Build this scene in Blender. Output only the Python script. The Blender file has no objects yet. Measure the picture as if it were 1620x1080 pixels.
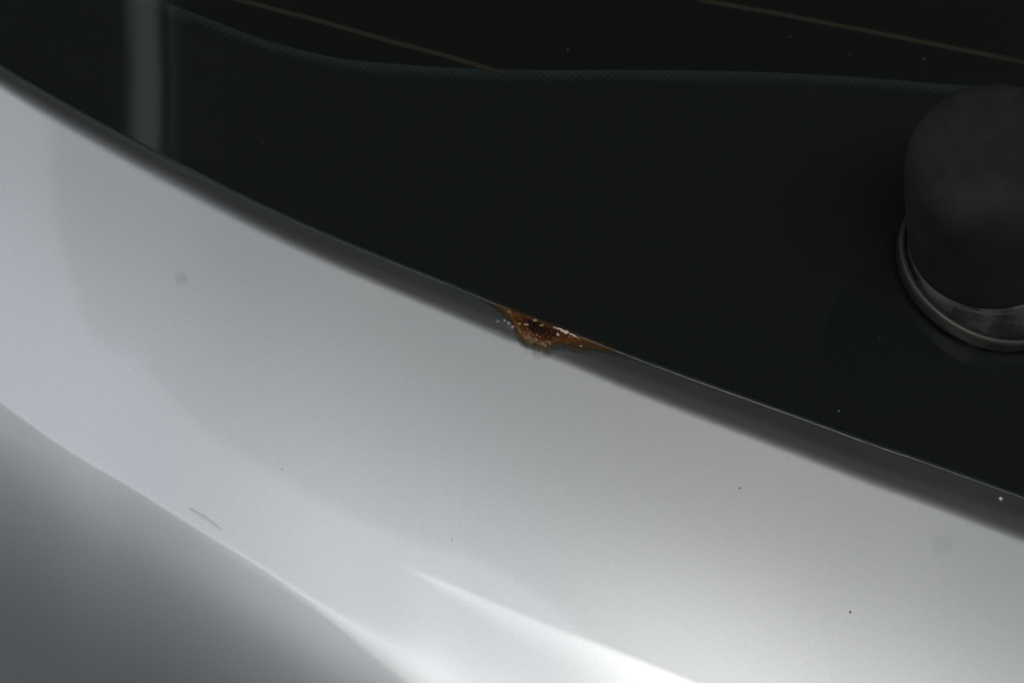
import bpy, math, random
import numpy as np
from mathutils import Vector, noise as mnoise

random.seed(7)
R = math.radians
scene = bpy.context.scene
col = scene.collection

# ------------------------------------------------------------------ camera
D = 0.50                      # camera to the rust spot, metres
Q = 0.21 / 1620.0             # metres per reference pixel at that distance
cam_d = bpy.data.cameras.new('camera')
cam = bpy.data.objects.new('camera', cam_d); col.objects.link(cam)
cam.location = (0, -D, 0)
cam.rotation_euler = (R(90), 0, 0)
cam_d.sensor_width = 36.0
cam_d.lens = 36.0 * D / 0.21
cam_d.clip_start = 0.01
cam_d.clip_end = 2000
cam_d.dof.use_dof = True
cam_d.dof.focus_distance = D + 0.012
cam_d.dof.aperture_fstop = 20.0
scene.camera = cam

# ------------------------------------------------------------------ sky, sun, exposure
SUN_EL, SUN_AZ = 19.0, 2.0   # azimuth measured from behind the camera towards the right
world = bpy.data.worlds.new('World'); scene.world = world
world.use_nodes = True
wn = world.node_tree.nodes; wl = world.node_tree.links
wn.clear()
wo = wn.new('ShaderNodeOutputWorld'); wb = wn.new('ShaderNodeBackground')
sky = wn.new('ShaderNodeTexSky'); sky.sky_type = 'NISHITA'
sky.sun_disc = False
sky.sun_elevation = R(SUN_EL)
sky.sun_rotation = R(180 - SUN_AZ)
sky.dust_density = 1.0; sky.air_density = 1.0; sky.ozone_density = 1.5
wb.inputs['Strength'].default_value = 0.12
hs = wn.new('ShaderNodeHueSaturation'); hs.inputs['Saturation'].default_value = 0.26      # thin overcast
wl.new(sky.outputs[0], hs.inputs['Color']); wl.new(hs.outputs[0], wb.inputs[0]); wl.new(wb.outputs[0], wo.inputs[0])
sd = bpy.data.lights.new('sun', 'SUN'); sd.energy = 0.5; sd.angle = R(112); sd.color = (1.0, 0.985, 0.965)
sun = bpy.data.objects.new('sun', sd); col.objects.link(sun)
sdir = Vector((math.cos(R(SUN_EL)) * math.sin(R(SUN_AZ)), -math.cos(R(SUN_EL)) * math.cos(R(SUN_AZ)), math.sin(R(SUN_EL))))
sun.rotation_euler = sdir.to_track_quat('Z', 'Y').to_euler()
sun.location = sdir * 5
scene.view_settings.view_transform = 'Standard'
scene.view_settings.look = 'None'
scene.view_settings.exposure = 0.36
scene.view_settings.gamma = 1.0
scene.render.engine = 'CYCLES'
scene.cycles.max_bounces = 8

# ------------------------------------------------------------------ helpers
def smooth(a, b, x):
    t = np.clip((x - a) / (b - a), 0, 1)
    return t * t * (3 - 2 * t)

def sig(x):
    return 0.5 * (1 + np.tanh(0.5 * np.clip(x, -60, 60)))

def curve(pts):
    """smooth interpolating curve through (px, py) points, straight beyond its ends"""
    xs = np.array([p[0] for p in pts], float); ys = np.array([p[1] for p in pts], float)
    m = np.gradient(ys, xs)
    def f(x):
        x = np.asarray(x, float)
        xc = np.clip(x, xs[0], xs[-1])
        i = np.clip(np.searchsorted(xs, xc) - 1, 0, len(xs) - 2)
        h = xs[i + 1] - xs[i]; t = (xc - xs[i]) / h
        y = (2*t**3 - 3*t**2 + 1)*ys[i] + (t**3 - 2*t**2 + t)*h*m[i] + (-2*t**3 + 3*t**2)*ys[i+1] + (t**3 - t**2)*h*m[i+1]
        return y + np.where(x < xs[0], (x - xs[0]) * m[0], 0) + np.where(x > xs[-1], (x - xs[-1]) * m[-1], 0)
    return f

def to_world(px, py, y):
    s = (D + y) / D * Q
    return np.stack([(px - 810.0) * s, y + 0 * px, (540.0 - py) * s], -1)

def link(name, me, mat=None, parent=None):
    o = bpy.data.objects.new(name, me); col.objects.link(o)
    if mat: me.materials.append(mat)
    if parent: o.parent = parent
    return o

def mesh(name, v, f, mat=None, parent=None, shade=True):
    me = bpy.data.meshes.new(name)
    me.from_pydata([tuple(p) for p in v], [], f)
    me.validate(); me.update()
    if shade: me.polygons.foreach_set('use_smooth', [True] * len(me.polygons))
    return link(name, me, mat, parent)

def grid_faces(nr, nc, base=0, flip=False):
    r, c = np.meshgrid(np.arange(nr - 1), np.arange(nc - 1), indexing='ij')
    a = (r * nc + c).ravel() + base
    q = np.stack([a, a + nc, a + nc + 1, a + 1], -1)
    return q[:, ::-1] if flip else q

def np_mesh(name, V, F, mat, parent=None, attrs=None):
    me = bpy.data.meshes.new(name)
    V = np.asarray(V, np.float32).reshape(-1, 3); F = np.asarray(F, np.int32)
    me.vertices.add(len(V)); me.vertices.foreach_set('co', V.ravel())
    n = len(F); me.loops.add(n * 4); me.polygons.add(n)
    me.loops.foreach_set('vertex_index', F.ravel())
    me.polygons.foreach_set('loop_start', np.arange(0, n * 4, 4, dtype=np.int32))
    me.polygons.foreach_set('use_smooth', np.ones(n, bool))
    me.update(calc_edges=True)
    for k, a in (attrs or {}).items():
        at = me.attributes.new(k, 'FLOAT', 'POINT'); at.data.foreach_set('value', np.asarray(a, np.float32).ravel())
    return link(name, me, mat, parent)

def material(name, color=(0.5, 0.5, 0.5), rough=0.5, metal=0.0, coat=0.0, spec=0.5):
    m = bpy.data.materials.new(name); m.use_nodes = True
    b = m.node_tree.nodes['Principled BSDF']
    b.inputs['Base Color'].default_value = (*color, 1)
    b.inputs['Roughness'].default_value = rough
    b.inputs['Metallic'].default_value = metal
    b.inputs['Coat Weight'].default_value = coat
    b.inputs['Coat Roughness'].default_value = 0.05
    b.inputs['Specular IOR Level'].default_value = spec
    return m, m.node_tree.nodes, m.node_tree.links, b

def N(nodes, t, **kw):
    n = nodes.new(t)
    for k, v in kw.items():
        setattr(n, k, v)
    return n

def noise_tex(nodes, links, scale, detail=3, rough=0.5, vec=None):
    n = nodes.new('ShaderNodeTexNoise')
    n.inputs['Scale'].default_value = scale; n.inputs['Detail'].default_value = detail; n.inputs['Roughness'].default_value = rough
    if vec is None:
        tc = nodes.new('ShaderNodeTexCoord'); vec = tc.outputs['Object']
    links.new(vec, n.inputs['Vector'])
    return n

def ramp(nodes, links, src, stops):
    r = nodes.new('ShaderNodeValToRGB')
    e = r.color_ramp.elements
    while len(e) < len(stops): e.new(0.5)
    for k, (p, c) in enumerate(stops):
        e[k].position = p; e[k].color = (*c, 1) if len(c) == 3 else c
    links.new(src, r.inputs[0])
    return r

# ------------------------------------------------------------------ materials
# silver metallic paint: flakes under a clear coat, stained by rust where the mask says so
M_PAINT, pn, pl, pb = material('silver_paint', (0.62, 0.635, 0.65), 0.43, 1.0, 1.0)
tc = pn.new('ShaderNodeTexCoord')
fl = N(pn, 'ShaderNodeTexVoronoi'); fl.inputs['Scale'].default_value = 5200
pl.new(tc.outputs['Object'], fl.inputs['Vector'])
grain = noise_tex(pn, pl, 1500, 2, 0.6, tc.outputs['Object'])
cloud = noise_tex(pn, pl, 26, 4, 0.55, tc.outputs['Object'])
mixf = N(pn, 'ShaderNodeMix', data_type='RGBA', blend_type='MIX')
flr = ramp(pn, pl, fl.outputs['Color'], [(0.0, (0.56, 0.587, 0.613)), (0.5, (0.60, 0.628, 0.655)), (1.0, (0.64, 0.668, 0.695))])
clr = ramp(pn, pl, cloud.outputs['Fac'], [(0.35, (0.985, 0.985, 0.985)), (0.65, (1, 1, 1))])
mul = N(pn, 'ShaderNodeMix', data_type='RGBA', blend_type='MULTIPLY'); mul.inputs['Factor'].default_value = 1
pl.new(flr.outputs[0], mul.inputs[6]); pl.new(clr.outputs[0], mul.inputs[7])
spt = N(pn, 'ShaderNodeAttribute', attribute_name='spot')        # dried drops, duller than the paint
mul2 = N(pn, 'ShaderNodeMix', data_type='RGBA', blend_type='MULTIPLY'); mul2.inputs[7].default_value = (0.86, 0.87, 0.87, 1)
pl.new(spt.outputs['Fac'], mul2.inputs['Factor']); pl.new(mul.outputs[2], mul2.inputs[6])
st = N(pn, 'ShaderNodeAttribute', attribute_name='stain')
stn = noise_tex(pn, pl, 900, 4, 0.6, tc.outputs['Object'])
sadd = N(pn, 'ShaderNodeMath', operation='MULTIPLY_ADD'); sadd.inputs[1].default_value = 1.5; sadd.inputs[2].default_value = -0.75
pl.new(stn.outputs['Fac'], sadd.inputs[0])
ssum = N(pn, 'ShaderNodeMath', operation='ADD')
smul = N(pn, 'ShaderNodeMath', operation='MULTIPLY')
pl.new(st.outputs['Fac'], smul.inputs[1]); pl.new(sadd.outputs[0], smul.inputs[0])
pl.new(st.outputs['Fac'], ssum.inputs[0]); pl.new(smul.outputs[0], ssum.inputs[1]); ssum.use_clamp = True
stc = ramp(pn, pl, ssum.outputs[0], [(0.0, (0.085, 0.08, 0.055)), (0.4, (0.11, 0.085, 0.04)), (0.75, (0.15, 0.075, 0.02)), (1.0, (0.10, 0.04, 0.014))])
mst = N(pn, 'ShaderNodeMix', data_type='RGBA'); sfac = ramp(pn, pl, ssum.outputs[0], [(0.0, (0, 0, 0)), (0.55, (1, 1, 1))]); pl.new(sfac.outputs[0], mst.inputs['Factor'])
pl.new(mul2.outputs[2], mst.inputs[6]); pl.new(stc.outputs[0], mst.inputs[7]); pl.new(mst.outputs[2], pb.inputs['Base Color'])
mm = N(pn, 'ShaderNodeMapRange'); mm.inputs['From Min'].default_value = 0.3; mm.inputs['From Max'].default_value = 0.95; mm.inputs['To Min'].default_value = 1.0; mm.inputs['To Max'].default_value = 0.0
pl.new(ssum.outputs[0], mm.inputs[0]); pl.new(mm.outputs[0], pb.inputs['Metallic'])
fb = N(pn, 'ShaderNodeBump'); fb.inputs['Strength'].default_value = 0.03; fb.inputs['Distance'].default_value = 0.0002
pl.new(grain.outputs['Fac'], fb.inputs['Height']); pl.new(fb.outputs[0], pb.inputs['Normal'])

# tinted glass: clear with a mirror of the surroundings, greenish where one looks through it
M_GLASS = bpy.data.materials.new('tinted_glass'); M_GLASS.use_nodes = True
gn = M_GLASS.node_tree.nodes; gl = M_GLASS.node_tree.links; gn.clear()
go = gn.new('ShaderNodeOutputMaterial'); gm = gn.new('ShaderNodeMixShader'); gt = gn.new('ShaderNodeBsdfTransparent'); gg = gn.new('ShaderNodeBsdfGlossy'); gf = gn.new('ShaderNodeFresnel')
gt.inputs[0].default_value = (0.74, 0.80, 0.795, 1); gg.inputs['Roughness'].default_value = 0.02; gf.inputs[0].default_value = 1.54
geo = gn.new('ShaderNodeNewGeometry'); gior = gn.new('ShaderNodeMapRange')       # same mirror strength on both faces of the pane
gior.inputs['To Min'].default_value = 1.54; gior.inputs['To Max'].default_value = 1 / 1.54
gl.new(geo.outputs['Backfacing'], gior.inputs[0]); gl.new(gior.outputs[0], gf.inputs[0]); gl.new(gf.outputs[0], gm.inputs[0])
gl.new(gt.outputs[0], gm.inputs[1]); gl.new(gg.outputs[0], gm.inputs[2]); gl.new(gm.outputs[0], go.inputs[0])

M_FRIT, *_ = material('black_ceramic_print', (0.041, 0.038, 0.038), 0.9, spec=0.0)
M_TEAL, *_ = material('grey_green_primer', (0.074, 0.083, 0.083), 0.8, spec=0.0)
M_WIRE, *_ = material('brown_heating_print', (0.115, 0.070, 0.053), 0.7, spec=0.1)
M_DARK, *_ = material('dark_interior', (0.024, 0.023, 0.022), 0.9, spec=0.0)
M_RUBBER, rn, rl, rb = material('black_plastic', (0.017, 0.017, 0.0175), 0.75, spec=0.2)
mott = noise_tex(rn, rl, 130, 5, 0.6); mr = ramp(rn, rl, mott.outputs['Fac'], [(0.3, (0.012, 0.012, 0.0125)), (0.7, (0.025, 0.025, 0.0255))])
rl.new(mr.outputs[0], rb.inputs['Base Color'])
M_CAPBASE, cbn, cbl, cbb = material('glossy_black_plastic', (0.03, 0.032, 0.035), 0.16, spec=0.5)
smr = noise_tex(cbn, cbl, 160, 4, 0.6); sr = ramp(cbn, cbl, smr.outputs['Fac'], [(0.35, (0.08,) * 3), (0.65, (0.5,) * 3)]); cbl.new(sr.outputs[0], cbb.inputs['Roughness'])
scr_ = ramp(cbn, cbl, smr.outputs['Fac'], [(0.4, (0.022, 0.024, 0.027)), (0.7, (0.07, 0.073, 0.076))]); cbl.new(scr_.outputs[0], cbb.inputs['Base Color'])
M_RIM, *_ = material('worn_grey_rubber', (0.036, 0.034, 0.031), 0.3, spec=0.5)
M_CANOPY, *_ = material('added_canopy_matte', (0.42, 0.405, 0.375), 0.9, spec=0.1)  # tone of the unseen canopy added for the reflections
M_GROUND, *_ = material('asphalt', (0.09, 0.09, 0.09), 0.9, spec=0.2)
M_REFLECTOR, *_ = material('streak_reflector_metal', (0.92, 0.92, 0.92), 0.42, 1.0)  # bare metal of the added bar that mirrors as the glass streak

# ------------------------------------------------------------------ ground, and unseen shapes added for shade and reflections
def slab(name, x0, x1, y0, y1, z0, z1, mat):
    v = [(x, y, z) for z in (z0, z1) for y in (y0, y1) for x in (x0, x1)]
    f = [(0, 2, 3, 1), (4, 5, 7, 6), (0, 1, 5, 4), (2, 6, 7, 3), (0, 4, 6, 2), (1, 3, 7, 5)]
    o = mesh(name, v, f, mat, shade=False); o['kind'] = 'structure'
    return o
GZ = -0.98
ground = mesh('ground', [(-800, -800, GZ), (800, -800, GZ), (800, 800, GZ), (-800, 800, GZ)], [(0, 1, 2, 3)], M_GROUND, shade=False)
ground['kind'] = 'structure'
# unseen canopy added to darken overhead reflections; its corner shapes the paint's arc
outline = [(-0.95, 3.5), (-0.95, -0.3), (-1.17, -0.95), (-1.417, -1.252), (-1.529, -1.362), (-1.728, -1.552), (-1.854, -1.69), (-1.965, -1.80), (-2.04, -1.89), (-2.05, -1.95), (-1.98, -2.04),
           (-1.783, -2.138), (-1.40, -2.232), (-1.165, -2.301), (-0.90, -2.45), (-0.5, -2.75), (0.0, -3.07), (0.8, -3.34), (3.2, -3.40), (3.2, 3.5)]
k = len(outline)
rv = [(x, y, 1.30) for x, y in outline] + [(x, y, 1.42) for x, y in outline]
rfc = [tuple(range(k - 1, -1, -1)), tuple(range(k, 2 * k))] + [(q, (q + 1) % k, k + (q + 1) % k, k + q) for q in range(k)]
added_canopy = mesh('added_canopy', rv, rfc, M_CANOPY, shade=False); added_canopy['kind'] = 'structure'
# unseen metal bar added only to reflect as the pale streak in the glass
pa, pb_ = Vector((-0.2985, 0.140, 0.55)), Vector((0.0025, -0.46, 0.55))
ax = (pb_ - pa).normalized(); pu = Vector((0, 0, 1)); pw = ax.cross(pu).normalized()
pv, pf = [], []
prof = [(0.011, 0.0165), (0.006, 0.0085), (0.001, 0.00175), (-0.004, -0.004), (-0.009, -0.00875), (-0.013, -0.0118), (-0.0145, 0.0165)]
kq = len(prof)
for e_ in (pa, pb_):
    for (w_, h_) in prof: pv.append(e_ + pw * w_ + pu * h_)
for q in range(kq): pf.append((q, (q + 1) % kq, kq + (q + 1) % kq, kq + q))
pf += [tuple(range(kq - 1, -1, -1)), tuple(range(kq, 2 * kq))]
streak_bar = mesh('streak_reflector', pv, pf, M_REFLECTOR); streak_bar['kind'] = 'structure'

# ------------------------------------------------------------------ the car's shapes
edge = curve([(-420, -180), (-200, -22), (0, 108), (100, 166), (182, 211), (333, 288), (415, 328), (525, 377), (600, 408), (720, 456), (809, 492),
              (911, 531), (1000, 566), (1100, 603), (1254, 658), (1363, 698), (1485, 740), (1613, 786), (1850, 868), (2050, 933)])
frit_top = curve([(-420, -470), (-200, -290), (0, -150), (130, -66), (250, -1), (333, 31), (400, 57), (483, 81), (540, 93), (623, 101), (707, 107), (790, 110),
                  (1000, 111), (1100, 112), (1247, 116), (1380, 124), (1503, 134), (1620, 143), (1850, 165), (2050, 185)])
crease_a = curve([(-420, 330), (-200, 495), (0, 640), (100, 711), (200, 770), (300, 832), (400, 893), (500, 957), (570, 1000), (800, 1140), (1200, 1370), (2050, 1800)])
crease_b = curve([(-420, 330), (300, 735), (640, 895), (750, 942), (870, 991), (1000, 1042), (1095, 1081), (1400, 1200), (2050, 1440)])

def y_edge(px):
    u = (px - 1500.0) / 1500.0
    return np.where(u < 0, 0.048, 0.03) * u * u

def y_glass(px, py):
    h = (edge(px) - py) * Q                       # height above the lower edge
    return y_edge(px) + 0.78 * h - 0.45 * np.maximum(h, 0) ** 2

def band(px):                                     # width in pixels of the rolled edge under the glass
    return 29 + 0.0235 * np.clip(px, -200, 2000)

def alpha_field(px, py):
    """tilt of the panel's surface from the vertical, degrees, positive looks up"""
    t = py - edge(px)
    b = band(px); s = t / b
    lr = smooth(150, 750, px)
    led = 77 - 11 * lr - 24 * smooth(0.28, 0.62, s) * lr
    main = 18.0 + 1.5 * (1 - smooth(0, 600, px)) - (4.5 - 1.5 * smooth(700, 1000, px)) * smooth(60, 480, t) + 1.9 * smooth(0, 800, px) * (1 - 0.6 * smooth(900, 1500, px)) * (1 - smooth(180, 470, t)) + 2.2 * smooth(0, 560, px) * (1 - smooth(620, 1150, px)) * smooth(150, 420, t)
    a = led + (main - led) * smooth(0.12 + 0.54 * lr, 1.30 - 0.18 * lr, s) ** (0.62 + 0.38 * lr)
    da = (py - crease_a(px)) * 0.85
    wa = 1.6 + 30 * smooth(480, 860, px)
    fa = 1.0
    a = a - fa * (12.5 * sig(da / wa) + 4 * smooth(6, 120, da) + 12 * smooth(30, 330, da))
    db = (py - crease_b(px)) * 0.9
    wb_ = 1.6
    amp = smooth(622, 700, px)
    wx = np.clip(px - 625, 0, 900); wedge = 2.5 + 0.17 * wx * wx / (wx + 160)
    a = a - (7.5 - 3.0 * smooth(760, 1050, px)) * amp * sig(db / wb_) * np.exp(-(np.maximum(db, 0) / wedge) ** 1.3) - 8.0 * np.exp(-((da + 2) / 3.6) ** 2) * (1 - smooth(400, 640, px))
    return a

low_edge = curve([(730, 0.5), (760, 4), (785, 8), (800, 12), (810, 19), (817, 29), (824, 37), (834, 43), (846, 45), (858, 44), (868, 40), (878, 30), (887, 24), (895, 24),
                  (908, 22), (923, 18), (938, 12), (960, 8), (990, 5), (1020, 2.5), (1040, 0.5)])
crust_edge = curve([(786, 0), (796, 3), (804, 8), (812, 17), (817, 26), (823, 33), (834, 38), (848, 40), (860, 38), (869, 32), (878, 24), (886, 19), (896, 19), (906, 14), (918, 8), (932, 3), (946, 0)])

def wobble(px, seed, freq):
    return np.array([mnoise.noise(Vector((float(a) * freq, seed, 0.5))) for a in np.ravel(px)]).reshape(np.shape(px))

def stain_mask(px, py):
    t = py - edge(px)
    low = np.maximum(low_edge(px), 0.01) * np.where((px > 730) & (px < 1040), 1, 0) + 0.01
    w = np.ones_like(px) + 0.09 * wobble(px[0], 3.3, 0.09)[None, :] + 0.08 * wobble(px[0], 8.1, 0.2)[None, :]
    along = smooth(750, 818, px) * (1 - smooth(915, 1030, px))
    return np.clip((1.35 * w - t / low) / 0.85, 0, 1) * (0.06 + 0.94 * along) * (low > 0.3)

# columns and rows of the panel
pxs = np.concatenate([np.arange(-420, -8, 8.0), np.arange(-8, 736, 4.0), np.arange(736, 1016, 1.5), np.arange(1016, 1640, 4.0), np.arange(1640, 2051, 8.0)])
ts = np.concatenate([np.arange(-6, 80, 1.25), np.arange(80, 620, 2.4), np.arange(620, 1200, 6.0)])
PX, TT = np.meshgrid(pxs, ts)
PY = edge(PX) + TT
AL = np.tan(np.radians(alpha_field(PX, PY)))
dts = np.diff(ts, prepend=ts[0])[:, None]
mid = np.vstack([AL[:1], 0.5 * (AL[1:] + AL[:-1])])
Yp = y_edge(PX) - np.cumsum(mid * dts * Q, 0)
i0 = int(np.argmin(np.abs(ts)))
Yp = Yp - Yp[i0][None, :] + y_edge(PX) + 0.0002

# lifted paint round the rust
blis = np.zeros_like(PX)
for (bx, by, br, ba) in ((798, 508, 7, .16), (806, 513, 5, .2), (811, 517, 4, .16), (790, 504, 6, .1), (885, 553, 9, .10), (900, 551, 7, .12), (872, 551, 6, .1), (822, 541, 6, .05), (834, 550, 7, .05), (851, 553, 8, .06), (918, 553, 6, .08), (786, 520, 9, .05)):
    blis += ba * 0.001 * np.exp(-(((PX - bx) * 0.8 + (PY - by) * 0.35) / br) ** 2 - (((PY - by) - (PX - bx) * 0.3) / (br * 0.55)) ** 2)
Yp = Yp - blis

def panel_y(px, py):
    px = np.asarray(px, float); t = np.asarray(py, float) - edge(px)
    i = np.clip(np.searchsorted(pxs, px) - 1, 0, len(pxs) - 2); j = np.clip(np.searchsorted(ts, t) - 1, 0, len(ts) - 2)
    u = (px - pxs[i]) / (pxs[i + 1] - pxs[i]); v = (t - ts[j]) / (ts[j + 1] - ts[j])
    return (Yp[j, i] * (1 - u) + Yp[j, i + 1] * u) * (1 - v) + (Yp[j + 1, i] * (1 - u) + Yp[j + 1, i + 1] * u) * v

car = bpy.data.objects.new('car_tailgate', None); col.objects.link(car)
car['label'] = 'silver car tailgate with dark rear window and a small rust spot at the glass edge'
car['category'] = 'car'
panel_v = to_world(PX, PY, Yp)
nr, nc = PX.shape
panel = np_mesh('body_panel', panel_v, grid_faces(nr, nc), M_PAINT, car, {'stain': stain_mask(PX, PY), 'spot': 1 - smooth(8.0, 13.0, np.hypot(PX - 287, PY - 441)) + 0.6 * (1 - smooth(10, 22, np.hypot(PX - 1492, PY - 862)))})

# ---- rear window: one pane with thickness
gx = np.concatenate([np.arange(-420, 0, 20.0), np.arange(0, 1640, 10.0), np.arange(1640, 2051, 20.0)])
gh = np.concatenate([np.array([0, 0.6, 1.2, 2.0, 3.0, 4.0, 5, 8]), np.arange(12, 120, 6.0), np.arange(120, 1400, 25.0)])
GX, GH = np.meshgrid(gx, gh)
GY = edge(GX) - GH
bev = -0.00027 * np.clip(1 - GH / 5.0, 0, 1) ** 2
Yg = y_glass(GX, GY) - bev
front = to_world(GX, GY, Yg); back = front + np.array([0, 0.0026, -0.0020])
gnr, gnc = GX.shape
nv = gnr * gnc
F = [grid_faces(gnr, gnc, 0, True), grid_faces(gnr, gnc, nv)]
c = np.arange(gnc - 1); F.append(np.stack([c, c + 1, c + 1 + nv, c + nv], -1))
c2 = c + (gnr - 1) * gnc; F.append(np.stack([c2, c2 + nv, c2 + 1 + nv, c2 + 1], -1))
r = np.arange(gnr - 1) * gnc; F.append(np.stack([r, r + nv, r + gnc + nv, r + gnc], -1))
r2 = r + gnc - 1; F.append(np.stack([r2, r2 + gnc, r2 + gnc + nv, r2 + nv], -1))
window = np_mesh('rear_window', np.concatenate([front.reshape(-1, 3), back.reshape(-1, 3)]), np.concatenate(F), M_GLASS, car)

def behind(px, py, off):
    px = np.asarray(px, float); py = np.asarray(py, float)
    return to_world(px, py, y_glass(px, py) + off)

def strip(name, top, bottom, off, mat, parent, nrow=24):
    X, S = np.meshgrid(gx, np.linspace(0, 1, nrow))
    Yy = top(X) * (1 - S) + bottom(X) * S
    return np_mesh(name, behind(X, Yy, off), grid_faces(*X.shape), mat, parent)

OFF = 0.0062
strip('black_border', lambda x: frit_top(x) + 24, lambda x: edge(x) - 1, OFF, M_FRIT, window)
strip('border_edge', frit_top, lambda x: frit_top(x) + 30, OFF + 0.0006, M_TEAL, window, 4)
dv, df = [], []
def dot(cx, cy, rad):
    k = 8; b = len(dv)
    a = np.arange(k) / k * 2 * math.pi
    p = behind(cx + rad * np.cos(a), cy + rad * np.sin(a), OFF - 0.0002)
    dv.extend(p.tolist()); df.append(tuple(range(b, b + k)))
for row, (dy, rad) in enumerate(((5, 1.2), (10.5, 2.3), (16, 3.5), (21.5, 4.9), (27, 5.9))):
    for x in np.arange(150, 1700, 11.2):
        xx = x + (5.6 if row % 2 else 0)
        dot(xx, float(frit_top(xx)) + dy, rad * random.uniform(0.93, 1.07))
dots = mesh('border_dots', dv, df, M_FRIT, window); dots['kind'] = 'stuff'

def ribbon(name, pts, w, off, mat, parent):
    f = curve(pts)
    x = np.linspace(pts[0][0], pts[-1][0], 80)
    y = f(x); sl = np.gradient(y, x); n = np.stack([-sl, np.ones_like(sl)], -1); n /= np.linalg.norm(n, axis=1)[:, None]
    rows = []
    for k, o_ in ((-0.5, 0), (-0.3, -0.0001), (0.3, -0.0001), (0.5, 0)):
        rows.append(behind(x + n[:, 0] * w * k, y + n[:, 1] * w * k, off + o_))
    return np_mesh(name, np.stack(rows), grid_faces(4, 80), mat, parent)
ribbon('heating_wire', [(-200, -170), (100, -80), (377, 0), (540, 43), (623, 67), (707, 89), (800, 117)], 7, OFF - 0.0004, M_WIRE, window)
ribbon('heating_wire', [(500, -190), (800, -88), (1110, 0), (1247, 25), (1380, 51), (1613, 97), (2000, 176)], 7, OFF - 0.0004, M_WIRE, window)

# ---- dark cabin behind the glass
X, S = np.meshgrid(np.array([-420, 200, 810, 1400, 2050.0]), np.array([-1400, -700, -200, 200, 1000.0]))
np_mesh('cabin_lining', to_world(X, edge(X) + S, y_edge(X) + 0.30 + 0 * X), grid_faces(*X.shape), M_DARK, car)

# ---- wiper spindle cap
cpx, cpy = 1570.0, 416.0
cb = Vector(behind(cpx, cpy, 0).tolist())
e1 = Vector(behind(cpx + 40, cpy, 0).tolist()) - Vector(behind(cpx - 40, cpy, 0).tolist())
e2 = Vector(behind(cpx, cpy - 40, 0).tolist()) - Vector(behind(cpx, cpy + 40, 0).tolist())
cn = e1.cross(e2).normalized()
if cn.y > 0: cn = -cn
glass_axis = cn.copy(); cap_axis = Vector((-0.15, cn.y, cn.z)).normalized()
ea = e1.normalized(); eb = cn.cross(ea).normalized()
SC = (D + cb.y) / D
def lathe(name, prof, mat, parent, seg=96, cn=None):
    cn = cn or cap_axis
    ea = (e1 - cn * e1.dot(cn)).normalized(); eb = cn.cross(ea).normalized()
    v = []; f = []
    for (rr, hh) in prof:
        for k in range(seg):
            a = 2 * math.pi * k / seg
            v.append(cb + (ea * math.cos(a) + eb * math.sin(a)) * rr * 0.001 * SC + cn * hh * 0.001 * SC)
    for i in range(len(prof) - 1):
        for k in range(seg):
            f.append((i * seg + k, i * seg + (k + 1) % seg, (i + 1) * seg + (k + 1) % seg, (i + 1) * seg + k))
    f.append(tuple(range((len(prof) - 1) * seg, len(prof) * seg)))
    return mesh(name, v, f, mat, parent)
cap = lathe('wiper_cap', [(16.5, 8.0), (16.8, 8.6), (17.0, 10), (17.3, 20), (17.4, 28), (17.3, 33), (16.8, 36.5), (15.7, 39), (13.8, 40.8), (10.5, 41.8), (6, 42.2), (1, 42.3)], M_RUBBER, car)
lathe('cap_collar', [(18.8, -1.0), (18.6, 1.8), (18.2, 3.0), (17.75, 4.6), (17.6, 5.0), (17.2, 6.6), (16.6, 8.1), (15, 8.3)], M_CAPBASE, cap)
lathe('cap_rim', [(20.1, -2.0), (20.1, 0.4), (20.0, 0.7), (19.85, 0.9), (19.6, 1.05), (19.3, 1.05), (19.05, 0.9), (18.9, 0.5), (18.8, 0.0)], M_RIM, cap, cn=glass_axis)

# ------------------------------------------------------------------ rust
M_RUST, un, ul, ub = material('flaking_rust', rough=0.5, spec=0.5)
utc = un.new('ShaderNodeTexCoord')
n1 = noise_tex(un, ul, 420, 5, 0.65, utc.outputs['Object']); n2 = noise_tex(un, ul, 1500, 4, 0.6, utc.outputs['Object'])
core = N(un, 'ShaderNodeAttribute', attribute_name='core')
ma = N(un, 'ShaderNodeMath', operation='MULTIPLY_ADD'); ma.inputs[1].default_value = 1.1; ma.inputs[2].default_value = -0.55
ul.new(n1.outputs['Fac'], ma.inputs[0])
mb_ = N(un, 'ShaderNodeMath', operation='ADD'); mb_.use_clamp = True
ul.new(ma.outputs[0], mb_.inputs[0]); ul.new(core.outputs['Fac'], mb_.inputs[1])
rc = ramp(un, ul, mb_.outputs[0], [(0.0, (0.11, 0.075, 0.03)), (0.2, (0.165, 0.066, 0.011)), (0.42, (0.09, 0.030, 0.006)), (0.62, (0.04, 0.014, 0.006)), (1.0, (0.022, 0.010, 0.006))])
rm = N(un, 'ShaderNodeMix', data_type='RGBA', blend_type='MULTIPLY'); rm.inputs['Factor'].default_value = 0.7
rr2 = ramp(un, ul, n2.outputs['Fac'], [(0.3, (0.5, 0.45, 0.4)), (0.7, (1.25, 1.2, 1.15))])
ul.new(rc.outputs[0], rm.inputs[6]); ul.new(rr2.outputs[0], rm.inputs[7]); ul.new(rm.outputs[2], ub.inputs['Base Color'])
ubp = N(un, 'ShaderNodeBump'); ubp.inputs['Strength'].default_value = 0.6; ubp.inputs['Distance'].default_value = 0.0002
ul.new(n2.outputs['Fac'], ubp.inputs['Height']); ul.new(ubp.outputs[0], ub.inputs['Normal'])
rough_r = ramp(un, ul, n2.outputs['Fac'], [(0.4, (0.22,) * 3), (0.62, (0.65,) * 3)]); ul.new(rough_r.outputs[0], ub.inputs['Roughness'])

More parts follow.
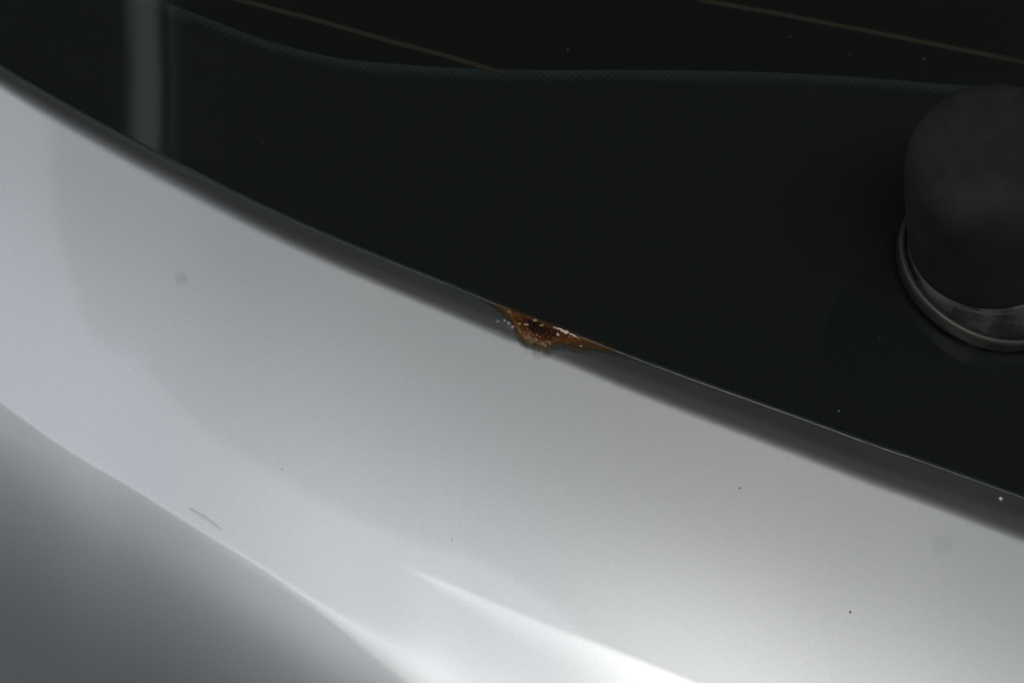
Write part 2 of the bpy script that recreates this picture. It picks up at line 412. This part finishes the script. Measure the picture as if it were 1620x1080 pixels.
cx_ = np.arange(787, 946, 0.9); cs_ = np.linspace(0, 1, 44)
CX, CS = np.meshgrid(cx_, cs_)
CL = np.maximum(crust_edge(CX), 0.2) * (1 + 0.14 * wobble(cx_, 2.2, 0.09) + 0.08 * wobble(cx_, 1.9, 0.25))[None, :]
TOP = 2.6 * smooth(792, 815, CX) * (1 - smooth(905, 940, CX)) - 0.5; CT = -TOP + CS * (CL + TOP)
CY = edge(CX) + CT
inside = np.clip(np.minimum((1 - CS) * CL / 9.0, (CT + TOP) / 5.0), 0, 1)
crag = np.zeros_like(CX)
for a_ in range(CX.shape[0]):
    for b_ in range(CX.shape[1]):
        p = Vector((CX[a_, b_] * 0.085, CY[a_, b_] * 0.14, 0.3))
        c_ = mnoise.noise(p) * 0.55 + mnoise.noise(p * 2.3) * 0.32 + mnoise.noise(p * 5.1) * 0.16
        d_, _ = mnoise.voronoi(p * 1.3)
        crag[a_, b_] = 0.55 + c_ * 0.8 + min(d_[1] - d_[0], 0.35) * 1.4 - 0.25
lift = (0.05 + 0.9 * np.clip(crag, -0.2, 1.6) * smooth(0, 1, inside)) * 0.001 - 0.0002 * (1 - smooth(0, 0.25, inside))
CYd = np.where(CT < 0.6, np.minimum(panel_y(CX, CY), y_glass(CX, np.minimum(CY, edge(CX))) - 0.00008), panel_y(CX, CY))
Vc = to_world(CX, CY, CYd) + np.stack([0 * lift, -0.75 * lift, 0.45 * lift], -1)
coreA = np.exp(-((CX - 851) / 21) ** 2 - ((CT - 13) / 11) ** 2) * 0.85 + 0.35 * np.exp(-((CX - 892) / 16) ** 2 - ((CT - 10) / 6) ** 2) + 0.22 * inside
rust = np_mesh('rust_patch', Vc, grid_faces(*CX.shape), M_RUST, panel, {'core': coreA})
M_FLAKE_W, *_ = material('chipped_white_primer', (0.46, 0.40, 0.34), 0.3)
M_FLAKE_T, *_ = material('tan_rust_scale', (0.36, 0.22, 0.10), 0.45)
M_FLAKE_G, *_ = material('lifted_silver_paint', (0.34, 0.34, 0.335), 0.45, 0.3)
rf = random.Random(3)
def flake(px, py, w, h, ang, mat, up=0.9, tilt=0.5):
    k = 9; c0 = to_world(np.array([px * 1.0]), np.array([py * 1.0]), panel_y(np.array([px * 1.0]), np.array([py * 1.0])))[0] + np.array([0, -0.80, 0.3]) * up * 0.001
    ca, sa = math.cos(R(ang)), math.sin(R(ang))
    top, bot = [], []
    for i in range(k):
        a = 2 * math.pi * i / k; rr_ = rf.uniform(0.65, 1.15)
        u, v = math.cos(a) * w * 0.5 * rr_, math.sin(a) * h * 0.5 * rr_
        x = (u * ca + v * sa) * Q; z = (-u * sa + v * ca) * Q
        y = -z * tilt * 0 + v * Q * tilt + rf.uniform(-1, 1) * 0.00006
        top.append(c0 + np.array([x, y, z])); bot.append(c0 + np.array([x * .9, y + 0.00022, z * .9 - 0.0001]))
    v = [p.tolist() for p in top + bot]
    f = [tuple(range(k - 1, -1, -1)), tuple(range(k, 2 * k))] + [(i, (i + 1) % k, k + (i + 1) % k, k + i) for i in range(k)]
    return mesh('paint_flake', v, f, mat, rust, shade=False)
for (x, y, w, h, a, m_, u_, t_) in ((880, 520.8, 12, 4, 28, M_FLAKE_W, .7, .5), (888, 524.2, 12, 5.5, 32, M_FLAKE_W, .8, .2), (896, 528.2, 15, 6.5, 26, M_FLAKE_W, .9, .1), (906, 532, 14, 4, 24, M_FLAKE_W, .8, .4),
        (914, 535.5, 9, 2, 24, M_FLAKE_T, .6, .4), (883, 531, 7, 3.2, 30, M_FLAKE_W, .9, .2), (832, 515.5, 10, 3.4, 6, M_FLAKE_T, 1.1, .2), (857, 517, 9, 2.8, -8, M_FLAKE_T, 1.2, .2), (847, 508.6, 9, 4.0, 10, M_FLAKE_T, 1.0, .5),
        (822, 514, 7, 4, 20, M_FLAKE_T, .8, .9), (806, 494.5, 7, 2.2, 26, M_FLAKE_T, .6, .4), (823, 527.4, 3.5, 2.2, 0, M_FLAKE_T, 1.2, .2), (849, 532.5, 3, 2.2, 0, M_FLAKE_T, 1.2, .3), (854, 535, 3.2, 2, 0, M_FLAKE_T, 1.2, .3), (839, 527.5, 2.6, 2.2, 0, M_FLAKE_T, 1.2, .2),
        (798, 507, 5, 4.0, 35, M_FLAKE_G, .25, .6), (805, 511.5, 7, 4.5, 28, M_FLAKE_G, .3, .5), (788, 508, 5, 2.4, 20, M_FLAKE_G, .25, .4), (919, 547.5, 5, 2, 15, M_FLAKE_G, .3, .3), (811, 517, 5, 3, 20, M_FLAKE_G, .4, .3)):
    flake(x, y, w, h, a, m_, u_, t_)

# ------------------------------------------------------------------ marks and dust
M_DUST, *_ = material('pale_dust', (0.45, 0.45, 0.43), 0.9)
M_TAR, *_ = material('brown_tar_fleck', (0.10, 0.06, 0.05), 0.6)
def specks(name, items, yf, mat, parent, hgt=0.5):
    v, f = [], []
    for (x, y, rad) in items:
        b = len(v); k = 8
        c = to_world(np.array([x * 1.0]), np.array([y * 1.0]), yf(np.array([x * 1.0]), np.array([y * 1.0])))[0]
        for ring, (rr_, hh) in enumerate(((1.0, -0.1), (0.7, 0.6))):
            for i in range(k):
                a = 2 * math.pi * i / k
                v.append((c + np.array([math.cos(a) * rad * rr_ * rf.uniform(.8, 1.15) * Q, -hh * rad * hgt * Q, math.sin(a) * rad * rr_ * rf.uniform(.8, 1.15) * Q])).tolist())
        v.append((c + np.array([0, -0.8 * rad * hgt * Q, 0])).tolist())
        for i in range(k):
            f.append((b + i, b + (i + 1) % k, b + k + (i + 1) % k, b + k + i)); f.append((b + k + i, b + k + (i + 1) % k, b + 2 * k))
    o = mesh(name, v, f, mat, parent); o['kind'] = 'stuff'
    return o
gd = [(898, 79, 1.3), (1344, 86, 0.9), (1462, 94, 1.1), (1327, 650, 1.3), (417, 225, 0.8), (1250, 59, 0.8), (1283, 152, 0.8), (860, 297, 0.6), (1392, 535, 0.8)]
for _ in range(3):
    x = rf.uniform(60, 1600); gd.append((x, rf.uniform(0, float(edge(x)) - 20), rf.uniform(0.35, 0.8)))
specks('dust_specks', gd, lambda x, y: y_glass(x, y), M_DUST, window)
specks('dust_specks', [(1583, 789, 3.6), (1310, 704, 0.9)], panel_y, M_DUST, panel)
pd = [(1345, 968, 2.4), (1170, 772, 1.9), (715, 853, 1.2), (446, 742, 1.3)]
for _ in range(4):
    x = rf.uniform(0, 1620); t_ = rf.uniform(80, 600)
    pd.append((x, float(edge(x)) + t_, rf.uniform(0.4, 0.9)))
specks('tar_flecks', pd, panel_y, M_TAR, panel, 0.3)
M_SCR, *_ = material('bared_primer', (0.58, 0.553, 0.545), 0.44, 0.96)
M_FINE, *_ = material('dull_scuff', (0.50, 0.52, 0.54), 0.45, 0.9)
def scratch(x0, y0, x1, y1, w, bend, mat):
    n = 24; u = np.linspace(0, 1, n)
    x = x0 + (x1 - x0) * u; y = y0 + (y1 - y0) * u + bend * np.sin(u * math.pi)
    L = math.hypot(x1 - x0, y1 - y0); nx, ny = -(y1 - y0) / L, (x1 - x0) / L
    ww = w * np.sin(u * math.pi) ** 0.7 * (1 + 0.3 * np.sin(u * 17))
    rows = []
    for k, lift_ in ((-0.5, 0.00002), (0, 0.00006), (0.5, 0.00002)):
        a, b = x + nx * ww * k, y + ny * ww * k
        rows.append(to_world(a, b, panel_y(a, b) - lift_))
    return np_mesh('scratch', np.stack(rows), grid_faces(3, n), mat, panel)
scratch(298, 803, 350, 838, 7, -1.5, M_SCR)
scratch(1243, 729, 1254, 714, 2.0, 0.5, M_FINE)
